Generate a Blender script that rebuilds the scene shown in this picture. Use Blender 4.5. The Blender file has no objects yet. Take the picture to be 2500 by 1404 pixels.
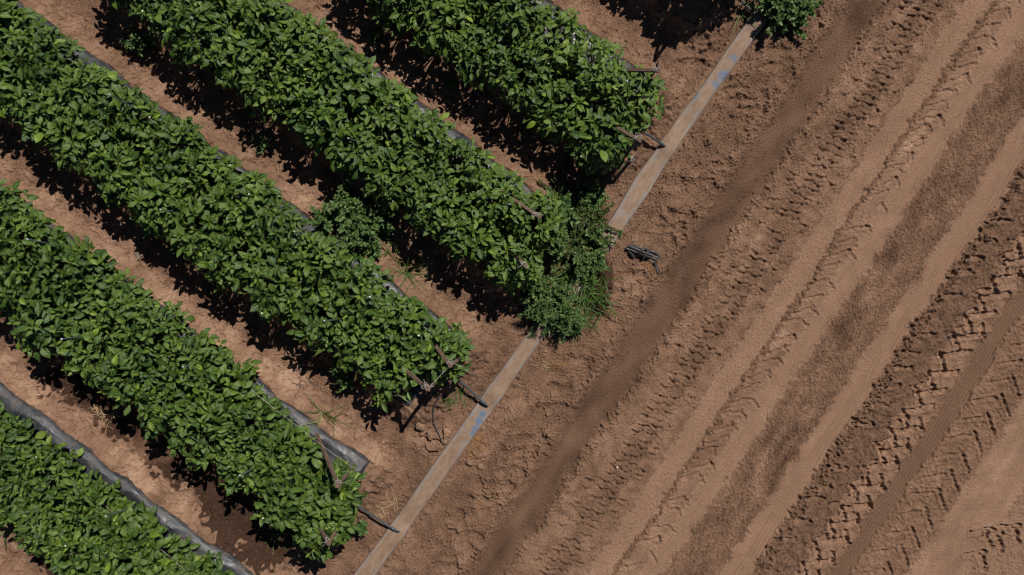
import bpy, math, random
import numpy as np

# ------------------------------------------------------------------ camera, sky, sun, exposure
C = bpy.context.scene
COL = C.collection
S = 0.0026                 # metres of ground per photograph pixel
H = 5.4                    # camera height above the dirt road
SUN_EL = math.radians(57)
SUN_AZ = math.atan2(0.556, 0.831)

cam_d = bpy.data.cameras.new('camera')
cam = bpy.data.objects.new('camera', cam_d)
COL.objects.link(cam)
cam.location = (0, 0, H)
cam_d.sensor_width = 36
cam_d.lens = 36 * H / (2500 * S)
cam_d.clip_end = 400
C.camera = cam

wd = bpy.data.worlds.new('World')
C.world = wd
wd.use_nodes = True
wn = wd.node_tree
sky = wn.nodes.new('ShaderNodeTexSky')
sky.sky_type = 'NISHITA'
sky.sun_disc = False
sky.sun_elevation = SUN_EL
sky.sun_rotation = SUN_AZ
sky.altitude = 1500
sky.air_density = 0.6
sky.dust_density = 0.2
wn.links.new(sky.outputs[0], wn.nodes['Background'].inputs[0])
wn.nodes['Background'].inputs[1].default_value = 0.05

sun_d = bpy.data.lights.new('sun', 'SUN')
sun_d.energy = 4.6
sun_d.angle = math.radians(0.5)
sun_d.color = (1.0, 0.95, 0.88)
sun = bpy.data.objects.new('sun', sun_d)
COL.objects.link(sun)
sun.rotation_euler = (math.pi / 2 - SUN_EL, 0, -SUN_AZ + math.pi)
sun.location = (3, 4, 8)

C.view_settings.view_transform = 'Standard'
C.view_settings.look = 'None'
C.view_settings.exposure = 0.0
C.view_settings.gamma = 1
C.cycles.filter_width = 1.1
C.cycles.max_bounces = 6
C.cycles.diffuse_bounces = 2
C.cycles.glossy_bounces = 2
C.cycles.transmission_bounces = 3

rng = np.random.default_rng(11)
random.seed(5)


# ------------------------------------------------------------------ coordinates
def WX(x, y, z=0.0):
    """photograph pixel seen at height z -> world point"""
    f = 1 - z / H
    return np.array([(x - 1250) * S * f, (702 - y) * S * f, z])


def RP(s, p):
    """along-row / across-row pixel coordinates -> photograph pixel (ground)"""
    return 0.8 * s - 0.6 * p, 0.6 * s + 0.8 * p


def sm(a, b, x):
    t = np.clip((x - a) / (b - a), 0, 1)
    return t * t * (3 - 2 * t)


def band(a, b, x, e=6.0):
    return sm(a - e, a + e, x) * (1 - sm(b - e, b + e, x))


# ------------------------------------------------------------------ ground height field
DX = 0.004
X0, X1, Y0, Y1 = -3.85, 3.85, -2.45, 2.45
gx = np.arange(X0, X1 + DX / 2, DX)
gy = np.arange(Y0, Y1 + DX / 2, DX)
NX, NY = len(gx), len(gy)
PX = np.broadcast_to((gx / S + 1250)[None, :], (NY, NX)).astype(np.float32)
PY = np.broadcast_to((702 - gy / S)[:, None], (NY, NX)).astype(np.float32)
fxx = np.fft.rfftfreq(NX, DX)[None, :]
fyy = np.fft.fftfreq(NY, DX)[:, None]


def fn(seed, lo, hi, ang=0.0, ratio=1.0):
    """band-limited noise, wavelengths lo..hi metres, stretched along ang (world degrees)"""
    r = np.random.default_rng(seed)
    w = np.fft.rfft2(r.standard_normal((NY, NX)))
    a = math.radians(ang)
    u = (fxx * math.cos(a) + fyy * math.sin(a)) * ratio
    v = -fxx * math.sin(a) + fyy * math.cos(a)
    f = np.sqrt(u * u + v * v) + 1e-9
    l0, l1 = math.log(1 / hi), math.log(1 / lo)
    g = np.exp(-0.5 * (np.maximum(np.maximum(l0 - np.log(f), np.log(f) - l1), 0) / 0.28) ** 2) / f
    o = np.fft.irfft2(w * g, s=(NY, NX))
    return (o / o.std()).astype(np.float32)


def worley(seed, cell, warp=None):
    r = np.random.default_rng(seed)
    ux = (gx[None, :] - X0) / cell + 2 + (0 if warp is None else warp[0] / cell)
    uy = (gy[:, None] - Y0) / cell + 2 + (0 if warp is None else warp[1] / cell)
    ux = np.broadcast_to(ux, (NY, NX)); uy = np.broadcast_to(uy, (NY, NX))
    ix = np.floor(ux).astype(int); iy = np.floor(uy).astype(int)
    mx, my = ix.max() + 4, iy.max() + 4
    jx, jy, hv = r.random((my, mx)), r.random((my, mx)), r.random((my, mx))
    f1 = np.full((NY, NX), 9.0); f2 = f1.copy(); hh = np.zeros((NY, NX))
    for a in (-1, 0, 1):
        for b in (-1, 0, 1):
            cx = np.clip(ix + a, 0, mx - 1); cy = np.clip(iy + b, 0, my - 1)
            d = np.hypot(cx + jx[cy, cx] - ux, cy + jy[cy, cx] - uy)
            m = d < f1
            f2 = np.where(m, f1, np.minimum(f2, d))
            hh = np.where(m, hv[cy, cx], hh)
            f1 = np.where(m, d, f1)
    return (f2 - f1).astype(np.float32), hh.astype(np.float32)


TA = 55.0                                   # world direction of the wheel tracks
low = fn(1, 0.5, 2.0)
edge = fn(2, 0.04, 0.2)
fine = fn(3, 0.0095, 0.022)
mid = fn(4, 0.03, 0.09)
grain = fn(5, 0.012, 0.04, TA + 20, 1.7)
lump = fn(6, 0.09, 0.3)
streak = fn(7, 0.015, 0.05, TA, 9.0)
patch = fn(8, 0.1, 0.45, TA, 2.0)
warp = (fn(9, 0.05, 0.2) * 0.006, fn(10, 0.05, 0.2) * 0.006)
crkS, cellS = worley(21, 0.034, warp)
crkM, cellM = worley(22, 0.06, warp)
crkL, cellL = worley(23, 0.10, warp)

Qh = 0.817 * PX + 0.576 * PY                # across the hose
Q0 = 0.834 * PX + 0.552 * PY                # across the wheel tracks
R = 0.552 * PX - 0.834 * PY                 # along the tracks
Q = Q0 + 2.5 * low
Qn = Q + 3.2 * edge + 1.4 * mid
SS = 0.8 * PX + 0.6 * PY                    # along the rows
PP = -0.6 * PX + 0.8 * PY                   # across the rows

ROWC = {'Z': -1064, 'A': -681, 'B': -298, 'C': 85, 'D': 468, 'E': 851, 'F': 1234}
ROWEND = {'Z': 1400, 'A': 1420, 'B': 1420, 'C': 1415, 'D': 1412, 'E': 1425, 'F': 1425}

hwn = np.interp(np.arange(-400, 2000), np.arange(-400, 2001, 40), rng.standard_normal(61) * 4.5)


def halfw(s, key):
    k = (np.asarray(s) + 400 + ord(key) * 97) % 2390
    return 115 + hwn[np.clip(k.astype(int), 0, 2399)]


def bedh(dp):
    return 0.095 * (1 - sm(86, 158, np.abs(dp)))


Z = np.zeros((NY, NX), np.float32)
T = np.full((NY, NX), 0.55, np.float32)     # soil tone, 0 wet .. 1 pale crust, also lowered in cracks, grooves and prints
field = 1 - sm(1480, 1545, SS)

# headland between the rows and the dark strip
head = 1 - sm(1718, 1730, Qn)
rag = sm(-.6, 1.2, fn(12, .05, .3))
Z += head * (0.0017 * fine * (.5 + .8 * rag) + 0.0002 * mid + 0.003 * lump)
T += head * (0.05 * patch + 0.035 * mid - 0.03)
# rough trodden soil right of the hose
rgh = band(1575, 1728, Qn, 22)
Z += rgh * (0.0003 * grain + 0.0015 * fine * (.5 + .8 * rag) + 0.004 * np.maximum(lump, 0))
T += rgh * (0.03 + 0.03 * lump)
# smooth dark moist strip
ds = band(1726, 1804, Qn, 9)
Z += ds * (-0.012 + 0.0010 * fine) + band(1700, 1726, Qn, 6) * 0.005 * np.maximum(mid + .3, 0) + band(1804, 1822, Qn, 5) * (0.004 + 0.004 * mid + .002 * fine)
T += band(1724, 1805, Qn + 4 * lump, 11) * (-0.22 + 0.05 * patch)
# tread zone B
zb = band(1806, 1968, Qn, 8)
Z += zb * (0.0007 * grain + 0.0003 * mid + 0.0017 * fine * (.5 + .8 * rag) + 0.004 * lump)
T += zb * (0.07 + 0.06 * patch + 0.04 * mid) - band(1876, 1926, Qn, 8) * 0.13
# smooth strip 1
s1 = band(1968, 2024, Qn, 5)
Z += s1 * (-0.008 + 0.0005 * fine - 0.0030 * (1 - sm(0.02, 0.16, crkS)))
T += s1 * (0.21 + 0.03 * patch - 0.10 * (1 - sm(0.0, 0.14, crkS)))
# crumbled line and broken crust
cl = band(2022, 2034, Qn, 4)
Z += cl * (0.0035 * mid + 0.0022 * fine - .004)
T += cl * (-0.14)
zc = band(2030, 2078, Qn, 6)
Z += zc * (0.0007 * mid + 0.0008 * fine + (cellM - 0.5) * 0.007 * sm(0.0, 0.9, patch) - 0.006 * (1 - sm(0.02, 0.12, crkM)) * sm(-0.2, 0.5, patch))
T += zc * (0.12 + 0.07 * patch)
# smooth strip 2
s2 = band(2076, 2128, Qn, 5)
Z += s2 * (-0.007 + 0.0006 * fine + 0.0012 * streak)
T += s2 * (0.19 + 0.02 * patch + 0.02 * streak)
# fine dark textured band
zd = band(2126, 2238, Qn + 5 * lump, 15)
Z += zd * (0.0024 * grain + 0.0013 * fine)
T += zd * (-0.10 + 0.06 * grain + 0.10 * patch)
# smooth strip 3 with scored lines
s3 = band(2236, 2302, Qn, 5)
ln = band(2262, 2300, Q, 4) * (0.5 + 0.5 * np.cos((Q + 1.2 * low) / 9.0 * 2 * math.pi)) * sm(-0.7, 0.6, patch)
Z += s3 * (-0.009 + 0.0006 * fine + 0.0008 * streak - 0.0055 * ln)
T += s3 * (0.19 + 0.03 * patch - 0.10 * ln)
# crumbled shoulder and deep tread zone E
ce = band(2300, 2326, Qn, 5)
Z += ce * (0.0055 * mid + 0.003 * fine + 0.006)
T += ce * (-0.14)  # shadow along the crumbled edge painted into the tone
ze = band(2306, 2464, Qn, 6)
Z += ze * ((0.0008 + 0.0016 * (Q < 2392)) * mid + 0.0014 * fine + 0.005 * lump)
T += ze * (0.05 + 0.05 * mid) - band(2330, 2392, Qn, 12) * 0.20 + band(2395, 2455, Qn, 8) * 0.06
# ribbed line band F
zf = band(2463, 2508, Qn, 3)
lf = 0.5 + 0.5 * np.cos((Q - 2463) / 7.6 * 2 * math.pi)
Z += zf * (-0.008 - 0.0075 * lf * (0.75 + 0.25 * patch) + 0.0008 * fine)
T += zf * (-0.04 - 0.11 * lf)
# lug zone G, last smooth strip, scattered rest
zg = band(2512, 2625, Qn, 8)
Z += zg * (0.0016 * fine + 0.0024 * mid)
T += zg * (0.02 + 0.05 * mid + 0.04 * patch)
s4 = band(2622, 2745, Qn, 8)
Z += s4 * (-0.006 + 0.0008 * fine + .0006 * streak)
T += s4 * (0.17 + 0.05 * patch + .02 * mid)
zr = sm(2735, 2750, Qn)
Z += zr * (0.0014 * fine + 0.0016 * mid)
T += zr * (0.13 + 0.04 * mid)


def stamp(ax, ay, bx, by, w, dz, dt=0.0, soft=3.0, rag=1.0):
    """press (dz<0) or raise (dz>0) a bar between two photograph pixels"""
    m = w + soft + 8
    x0, x1 = min(ax, bx) - m, max(ax, bx) + m
    y0, y1 = min(ay, by) - m, max(ay, by) + m
    i0 = int(np.clip(((x0 - 1250) * S - X0) / DX, 0, NX)); i1 = int(np.clip(((x1 - 1250) * S - X0) / DX + 1, 0, NX))
    j0 = int(np.clip(((702 - y1) * S - Y0) / DX, 0, NY)); j1 = int(np.clip(((702 - y0) * S - Y0) / DX + 1, 0, NY))
    if i1 <= i0 or j1 <= j0:
        return
    sl = np.s_[j0:j1, i0:i1]
    px, py = PX[sl] + 1.8 * rag * mid[sl], PY[sl] + 1.8 * rag * edge[sl]
    dx, dy = bx - ax, by - ay
    L2 = dx * dx + dy * dy + 1e-6
    t = np.clip(((px - ax) * dx + (py - ay) * dy) / L2, 0, 1)
    d = np.hypot(px - ax - t * dx, py - ay - t * dy)
    k = 1 - sm(w - soft, w + soft, d)
    Z[sl] += dz * k
    T[sl] += dt * k
    if dz < 0:                                        # pushed-up rim
        Z[sl] += -0.28 * dz * np.exp(-((d - w - soft - 1.5) / 3.0) ** 2)


def QR(q, r):
    """track coordinates -> photograph pixel"""
    return 0.834 * q + 0.552 * r, 0.552 * q - 0.834 * r


def J(a):
    return random.uniform(-a, a)


r0, r1 = -650, 1500
# rib prints in zone B: two files of short curved bars
r = r0
while r < r1:
    for q, l in ((1882, 15), (1912, 13), (1850, 10), (1942, 9)):
        if random.random() < (0.9 if l > 11 else 0.35):
            qq, rr = q + J(4), r + J(4) + (10 if q > 1900 else 0)
            x, y = QR(qq, rr)
            a = math.radians(random.uniform(22, 48))
            stamp(x - l * math.cos(a) * .9, y - l * math.sin(a) * .9, x, y, 3.0, -0.008 - J(.003), -0.04, 1.8, .6)
            stamp(x, y, x + l * .9, y + J(3), 3.0, -0.008, -0.04, 1.8, .6)
    r += 21
# broken lug bars in zone C
r = r0
while r < r1:
    if random.random() < 0.8:
        x, y = QR(2046 + J(8), r)
        stamp(x - 18, y + 7 + J(5), x + 26 + J(8), y - 7 + J(5), 3.6, -0.009, 0.03, 1.8, .9)
    if random.random() < 0.75:
        x, y = QR(2064 + J(6), r + 20)
        stamp(x, y, x + 8 + J(8), y + 18 + J(6), 3.5, -0.009, -0.04, 2.2, .9)
    r += random.uniform(32, 46)
# deep chevron lugs in zone E
r = r0
while r < r1:
    j = J(5)
    x, y = QR(2428, r + j)
    stamp(x - 38, y + 5 + J(3), x + 28, y - 6 + J(3), 6.5, -0.017, 0.10, 1.8, .7)
    x2, y2 = QR(2405, r + 22 + j)
    stamp(x2 - 4, y2 - 17, x2 + 5 + J(3), y2 + 22, 6, -0.020, 0.10, 2.0, 1.0)
    if random.random() < 0.75:
        x2, y2 = QR(2446, r + 26 + j)
        stamp(x2 - 2, y2 - 14, x2 + 5, y2 + 17, 5, -0.018, 0.08, 2.0, 1.0)
    if random.random() < 0.8:
        x3, y3 = QR(2392, r + 44 + j)
        stamp(x3 - 22, y3 + 9, x3 + 18, y3 - 8, 6, -0.017, 0.08, 2.0, 1.2)
    if random.random() < 0.85:
        x3, y3 = QR(2330 + J(5), r + J(10))
        stamp(x3 - 26, y3 + 3 + J(3), x3 + 24, y3 - 1 + J(4), 5, -0.016, 0.12, 2.0, 1.4)
    r += 55.5
# thin chevrons in zone G
r = r0
while r < r1:
    x, y = QR(2546 + J(3), r + J(4))
    stamp(x - 30, y + 4, x + 24, y - 4, 3.6, -0.012, 0.03, 1.8, .6)
    x, y = QR(2588 + J(3), r + 12 + J(4))
    stamp(x - 7, y - 24, x + 10, y + 24, 4.2, -0.014, 0.04, 1.8, .6)
    r += 55.5
# stray lugs far right
for (x, y) in ((2422, 1310), (2380, 1355), (2462, 1290), (2395, 1300)):
    stamp(x - 22, y + 2, x + 26, y - 6, 6, -0.018, 0.02, 2, 1)
    stamp(x + 16, y + 4, x + 24, y + 34, 6, -0.018, -0.02, 2, 1)
# old lug prints between the hose and the dark strip, recess shade painted into their tone
r = r0
while r < r1:
    x, y = QR(1660 + J(14), r)
    d = -0.011 - random.random() * 0.008
    if random.random() < 0.62:
        stamp(x - 26 - J(8), y + J(4), x + 26 + J(10), y + J(5), 7, d, -0.05, 6, 1.6)
    if random.random() < 0.5:
        x2, y2 = QR(1690 + J(8), r + 20 + J(8))
        stamp(x2 + J(5), y2 - 18, x2 + 8 + J(5), y2 + 22, 7, d, -0.05, 6, 1.6)
    if random.random() < 0.6:
        x2, y2 = QR(1630 + J(8), r + 25 + J(8))
        stamp(x2, y2 - 14, x2 + 5, y2 + 18, 7, d * .8, -0.05, 6, 1.6)
    r += 47
for (x, y, l) in ((1760, 130, 50), (1740, 160, 40), (1770, 195, 45), (1800, 215, 34), (1840, 270, 40), (1815, 240, 28), (1690, 150, 36)):
    stamp(x - l, y + J(4), x + l * .6, y + J(4), 7, -0.014, -0.06, 5, 1.6)

# ------- beds, furrows and shoulders
bedmask = np.zeros((NY, NX), np.float32)
for k, pc in ROWC.items():
    dp = PP - pc
    fe = 1 - sm(ROWEND[k] - 5, ROWEND[k] + 75, SS + 6 * edge)
    h = bedh(dp + 2.0 * edge) * fe
    hw = halfw(SS, k)
    under = (np.abs(dp) < hw - 1).astype(np.float32) * (SS < ROWEND[k] - 2)
    sh = band(112, 160, np.abs(dp), 8) * fe
    crust = band(-165, -112, dp + 7 * edge, 7) * fe
    rough = 1 - under
    Z = np.where(np.abs(dp) < 195, Z * (1 - under) + h + under * -0.014, Z)
    Z += crust * (0.010 + 0.0018 * mid + (cellM - 0.5) * 0.005 - 0.008 * (1 - sm(0.02, 0.13, crkM)))
    Z += sh * (1 - crust) * 0.002 * mid
    T += crust * (0.24 if k in 'EDF' else 0.12) - crust * 0.14 * (1 - sm(0.0, 0.1, crkM)) + crust * (cellM - .5) * .1
fur = field * (1 - sm(-0.2, 0.5, Z * 12))
Z += fur * (0.0009 * mid + .0008 * fine)
T += field * 0.03 * patch

# wet soil: furrow under row D, patch beside the hose, a rim under row E
pw = PP + 12 * edge + 9 * low
wet = (1 - sm(686 - 4, 686 + 4, pw - 20 * np.sin(SS / 60.0) * sm(1060, 1100, SS) - 28 * sm(1080, 1180, SS))) * band(590, 760, PP, 4)
wet *= band(640, 1372, SS + 8 * edge, 6)
wet *= 1 - 0.5 * band(905, 950, SS + 6 * edge, 8)
wet = np.maximum(wet, band(980, 1034, pw, 5) * (SS > 830) * (SS < 1300))
wet = np.maximum(wet, 1 - sm(0.85, 1.05, np.hypot((PX - 1452 + 3 * edge) / 44, (PY - 690 + 3 * edge) / 92)))
wet = np.clip(wet, 0, 1)
Z -= 0.006 * wet * (0.5 + 0.3 * mid)
T = T * (1 - wet) + wet * (0.05 + 0.035 * np.abs(mid))
for (x, y, rx, ry, d) in ((720, 925, 40, 36, .32), (230, 1010, 60, 26, .15), (380, 1110, 60, 26, .2)):
    T += d * (1 - sm(0.5, 1.1, np.hypot((PX - x) / rx, (PY - y) / ry) + .15 * edge))
# broken clods beside row C's end, cracked cap right of the bundle
for (x, y, rx, ry, cell, crk, a) in ((1058, 1080, 56, 60, cellL, crkL, .030), (1160, 1105, 40, 50, cellM, crkM, .012), (1545, 695, 45, 40, cellL, crkL, .007), (690, 880, 40, 40, cellM, crkM, .01)):
    m = (1 - sm(0.55, 1.0, np.hypot((PX - x) / rx, (PY - y) / ry) + .12 * edge))
    Z += m * ((cell - .3) * a - a * .8 * (1 - sm(0.03, 0.2, crk)))
    T += m * (0.12 + (cell - .5) * .12)

# bed the hose flat
hm = 1 - sm(22, 34, np.abs(Qh - 1538))
Z = Z * (1 - hm) + hm * (0.25 * Z - 0.002)
Z += band(-36, -22, np.abs(Qh - 1538) * -1, 5) * (0.006 + 0.004 * mid)
T = np.clip(T, 0, 1)
fade = np.minimum(np.minimum(sm(X0, X0 + .12, gx), 1 - sm(X1 - .12, X1, gx))[None, :], np.minimum(sm(Y0, Y0 + .12, gy), 1 - sm(Y1 - .12, Y1, gy))[:, None])
Z *= fade


def zat(px, py):
    i = np.clip((((np.asarray(px) - 1250) * S - X0) / DX).astype(int), 0, NX - 1)
    j = np.clip(((((702 - np.asarray(py)) * S) - Y0) / DX).astype(int), 0, NY - 1)
    return Z[j, i]


def zw(x, y):
    return float(zat(np.array(x / S + 1250), np.array(702 - y / S)))


# ------------------------------------------------------------------ mesh and material helpers
def mesh(name, v, f, mat, attrs=None, smooth=True):
    v = np.asarray(v, np.float32).reshape(-1, 3)
    f = np.asarray(f, np.int32)
    me = bpy.data.meshes.new(name)
    n = f.shape[1]
    me.vertices.add(len(v)); me.vertices.foreach_set('co', v.ravel())
    me.loops.add(f.size); me.loops.foreach_set('vertex_index', f.ravel())
    me.polygons.add(len(f))
    me.polygons.foreach_set('loop_start', np.arange(0, f.size, n, dtype=np.int32))
    me.polygons.foreach_set('use_smooth', np.full(len(f), smooth))
    me.update(calc_edges=True)
    me.validate()
    for an, (ty, arr) in (attrs or {}).items():
        a = me.attributes.new(an, ty, 'POINT')
        a.data.foreach_set('value' if ty == 'FLOAT' else 'vector', np.asarray(arr, np.float32).ravel())
    me.materials.append(mat)
    return me


def obj(name, me, parent=None, loc=None):
    o = bpy.data.objects.new(name, me)
    COL.objects.link(o)
    if loc is not None:
        o.location = loc
    o.parent = parent
    return o


def tag(o, label, cat, group=None):
    o['label'] = label
    o['category'] = cat
    if group:
        o['group'] = group
    return o


def thing(name, label, cat, loc, group=None):
    o = bpy.data.objects.new(name, None)
    o.empty_display_size = 0.05
    COL.objects.link(o)
    o.location = loc
    return tag(o, label, cat, group)


class NT:
    def __init__(self, name):
        self.m = bpy.data.materials.new(name)
        self.m.use_nodes = True
        self.t = self.m.node_tree
        self.b = self.t.nodes['Principled BSDF']
        self.out = self.t.nodes['Material Output']

    def n(self, ty, **kw):
        nd = self.t.nodes.new(ty)
        for k, v in kw.items():
            if k.startswith('i_'):
                k = k[2:]
                nd.inputs[int(k) if k.isdigit() else k.replace('_', ' ')].default_value = v
            else:
                setattr(nd, k, v)
        return nd

    def l(self, a, b):
        self.t.links.new(a, b)

    def math(self, op, a, b=None, c=None):
        nd = self.t.nodes.new('ShaderNodeMath')
        nd.operation = op
        for i, x in enumerate((a, b, c)):
            if x is None:
                continue
            if isinstance(x, (int, float)):
                nd.inputs[i].default_value = x
            else:
                self.l(x, nd.inputs[i])
        return nd.outputs[0]

    def noise(self, scale, detail=3, rough=0.6, vec=None):
        nd = self.n('ShaderNodeTexNoise', i_Scale=scale, i_Detail=detail, i_Roughness=rough)
        self.l(vec if vec is not None else self.pos(), nd.inputs['Vector'])
        return nd.outputs['Fac']

    def pos(self):
        if not hasattr(self, '_p'):
            self._p = self.n('ShaderNodeNewGeometry').outputs['Position']
        return self._p

    def ramp(self, fac, stops):
        nd = self.n('ShaderNodeValToRGB')
        e = nd.color_ramp.elements
        while len(e) < len(stops):
            e.new(0.5)
        for q, (p, c) in zip(e, stops):
            q.position = p
            q.color = (*c, 1)
        self.l(fac, nd.inputs[0])
        return nd.outputs[0]

    def mix(self, fac, a, b, ty='MIX'):
        nd = self.n('ShaderNodeMix', data_type='RGBA', blend_type=ty)
        for s, x in ((nd.inputs[0], fac), (nd.inputs[6], a), (nd.inputs[7], b)):
            if isinstance(x, (int, float)):
                s.default_value = x
            elif isinstance(x, tuple):
                s.default_value = (*x, 1)
            else:
                self.l(x, s)
        return nd.outputs[2]

    def bump(self, h, strength=0.5, dist=0.003):
        nd = self.n('ShaderNodeBump', i_Strength=strength, i_Distance=dist)
        self.l(h, nd.inputs['Height'])
        self.l(nd.outputs[0], self.b.inputs['Normal'])
        return nd

    def attr(self, name):
        return self.n('ShaderNodeAttribute', attribute_name=name)


def soil_material():
    k = NT('soil')
    t = k.attr('tone').outputs['Fac']
    n1 = k.noise(9, 4, .6)
    n2 = k.noise(70, 3, .65)
    n3 = k.noise(170, 3, .7)
    f = k.math('ADD', t, k.math('MULTIPLY', k.math('SUBTRACT', n1, .5), .16))
    f = k.math('ADD', f, k.math('MULTIPLY', k.math('SUBTRACT', n2, .5), .26))
    f = k.math('ADD', f, k.math('MULTIPLY', k.math('SUBTRACT', n3, .5), .34))
    col = k.ramp(f, [(0.0, (.034, .017, .010)), (.12, (.066, .033, .020)), (.3, (.122, .067, .042)), (.55, (.198, .113, .071)), (.8, (.290, .172, .112)), (1, (.40, .255, .17))])
    vo = k.n('ShaderNodeTexVoronoi', i_Scale=75.0)
    k.l(k.pos(), vo.inputs['Vector'])
    sp = k.math('MULTIPLY', k.math('LESS_THAN', vo.outputs['Distance'], .2), k.math('GREATER_THAN', k.n('ShaderNodeSeparateColor').outputs[0], .9))
    sc = k.n('ShaderNodeSeparateColor')
    k.l(vo.outputs['Color'], sc.inputs[0])
    sp = k.math('MULTIPLY', k.math('LESS_THAN', vo.outputs['Distance'], k.math('MULTIPLY', sc.outputs[1], .3)), k.math('GREATER_THAN', sc.outputs[0], .93))
    col = k.mix(k.math('MULTIPLY', sp, .55), col, (.42, .30, .20))
    k.l(col, k.b.inputs['Base Color'])
    ro = k.n('ShaderNodeMapRange', i_1=0.0, i_2=.12, i_3=.55, i_4=.95)
    k.l(f, ro.inputs[0])
    k.l(ro.outputs[0], k.b.inputs['Roughness'])
    k.b.inputs['Specular IOR Level'].default_value = .2
    hgt = k.math('ADD', k.math('MULTIPLY', n2, 1.0), k.math('MULTIPLY', k.noise(170, 4, .7), 1.0))
    k.bump(hgt, .9, .007)
    return k.m


def leaf_material(name, dark, light, young, rough=.42, trans=.14, vein=True):
    k = NT(name)
    a = k.attr('lc')
    sx = k.n('ShaderNodeSeparateXYZ')
    k.l(a.outputs['Vector'], sx.inputs[0])
    t, s, rnd = sx.outputs
    y = k.attr('lv').outputs['Fac']
    col = k.mix(rnd, dark, light)
    col = k.mix(k.math('MULTIPLY', k.math('SUBTRACT', k.noise(60, 2), .35), .7), col, tuple(c * .55 for c in dark))
    col = k.mix(y, col, young)
    sa = k.math('ABSOLUTE', s)
    if vein:
        rib = k.math('LESS_THAN', sa, .07)
        w = k.math('FRACT', k.math('MULTIPLY', k.math('SUBTRACT', t, k.math('MULTIPLY', sa, .22)), 6.5))
        vn = k.math('MULTIPLY', k.math('LESS_THAN', k.math('ABSOLUTE', k.math('SUBTRACT', w, .5)), .09), .5)
        v = k.math('MAXIMUM', rib, vn)
        col = k.mix(k.math('MULTIPLY', v, .42), col, tuple(min(1, c * 1.7 + .015) for c in light))
        bl = k.math('SINE', k.math('MULTIPLY', w, 6.283))
        k.bump(k.math('ADD', k.math('MULTIPLY', bl, .5), k.noise(160, 2)), .55, .0022)
    k.l(col, k.b.inputs['Base Color'])
    k.b.inputs['Roughness'].default_value = rough
    k.b.inputs['Specular IOR Level'].default_value = .38
    tr = k.n('ShaderNodeBsdfTranslucent')
    k.l(k.mix(.4, col, (.10, .22, .02)), tr.inputs[0])
    mx = k.n('ShaderNodeMixShader', i_0=trans)
    k.l(k.b.outputs[0], mx.inputs[1]); k.l(tr.outputs[0], mx.inputs[2])
    k.l(mx.outputs[0], k.out.inputs[0])
    return k.m


def plain(name, col, rough=.7, var=.35, scale=40, spec=.3, bump=.3, bdist=.002, col2=None):
    k = NT(name)
    n = k.noise(scale, 4, .65)
    c2 = col2 or tuple(c * (1 - var) for c in col)
    k.l(k.ramp(n, [(.35, c2), (.68, col)]), k.b.inputs['Base Color'])
    k.b.inputs['Roughness'].default_value = rough
    k.b.inputs['Specular IOR Level'].default_value = spec
    if bump:
        k.bump(k.noise(scale * 4, 3), bump, bdist)
    return k.m


def film_material():
    k = NT('black_film')
    dust = k.math('ADD', k.noise(14, 4, .7), k.math('MULTIPLY', k.attr('edge').outputs['Fac'], .16))
    col = k.ramp(dust, [(.42, (.020, .022, .027)), (.62, (.036, .037, .042)), (.85, (.12, .09, .07))])
    k.l(col, k.b.inputs['Base Color'])
    k.l(k.ramp(dust, [(.4, (.27,) * 3), (.75, (.65,) * 3)]), k.b.inputs['Roughness'])
    k.b.inputs['Specular IOR Level'].default_value = .42
    mp = k.n('ShaderNodeMapping', vector_type='TEXTURE')
    mp.inputs['Rotation'].default_value = (0, 0, math.radians(-36.9))
    mp.inputs['Scale'].default_value = (6, 1, 1)
    k.l(k.pos(), mp.inputs['Vector'])
    k.bump(k.math('ADD', k.noise(45, 4, .65, mp.outputs[0]), k.math('MULTIPLY', k.noise(30, 3, .6), .8)), .6, .009)
    return k.m


def hose_material():
    k = NT('dusty_vinyl')
    ac = k.attr('across').outputs['Fac']
    bare = k.attr('bare').outputs['Fac']
    n = k.noise(5.5, 5, .62)
    n2 = k.noise(40, 4, .7)
    d = k.math('SUBTRACT', k.math('ADD', n, k.math('MULTIPLY', n2, .35)), k.math('MULTIPLY', k.math('POWER', k.math('ABSOLUTE', ac), 3.0), .40))
    dn = k.n('ShaderNodeMapRange', i_1=.36, i_2=.64)
    mp = k.n('ShaderNodeMapping', vector_type='TEXTURE')
    mp.inputs['Rotation'].default_value = (0, 0, math.radians(54.8))
    mp.inputs['Scale'].default_value = (2.2, 1, 1)
    k.l(k.pos(), mp.inputs['Vector'])
    k.l(k.noise(38, 5, .7, mp.outputs[0]), dn.inputs[0])
    dust = k.mix(dn.outputs[0], (.215, .137, .088), (.300, .207, .145))
    bare = k.math('MULTIPLY', bare, k.math('ADD', k.math('MULTIPLY', k.noise(45, 4, .7), 1.3), .25))
    bare = k.math('MINIMUM', bare, 1.0)
    vg = k.mix(k.noise(30, 4, .7), (.175, .155, .145), (.33, .265, .225))
    vin = k.mix(bare, vg, (.085, .145, .25))
    d = k.math('SUBTRACT', d, k.math('MULTIPLY', bare, .45))
    f = k.n('ShaderNodeMapRange', i_1=.45, i_2=.56)
    k.l(d, f.inputs[0])
    col = k.mix(f.outputs[0], vin, dust)
    col = k.mix(k.math('MULTIPLY', k.noise(190, 3, .7), .3), col, (.11, .07, .045))
    k.l(col, k.b.inputs['Base Color'])
    k.b.inputs['Roughness'].default_value = .72
    k.b.inputs['Specular IOR Level'].default_value = .25
    k.bump(k.noise(120, 3), .3, .002)
    return k.m


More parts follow.
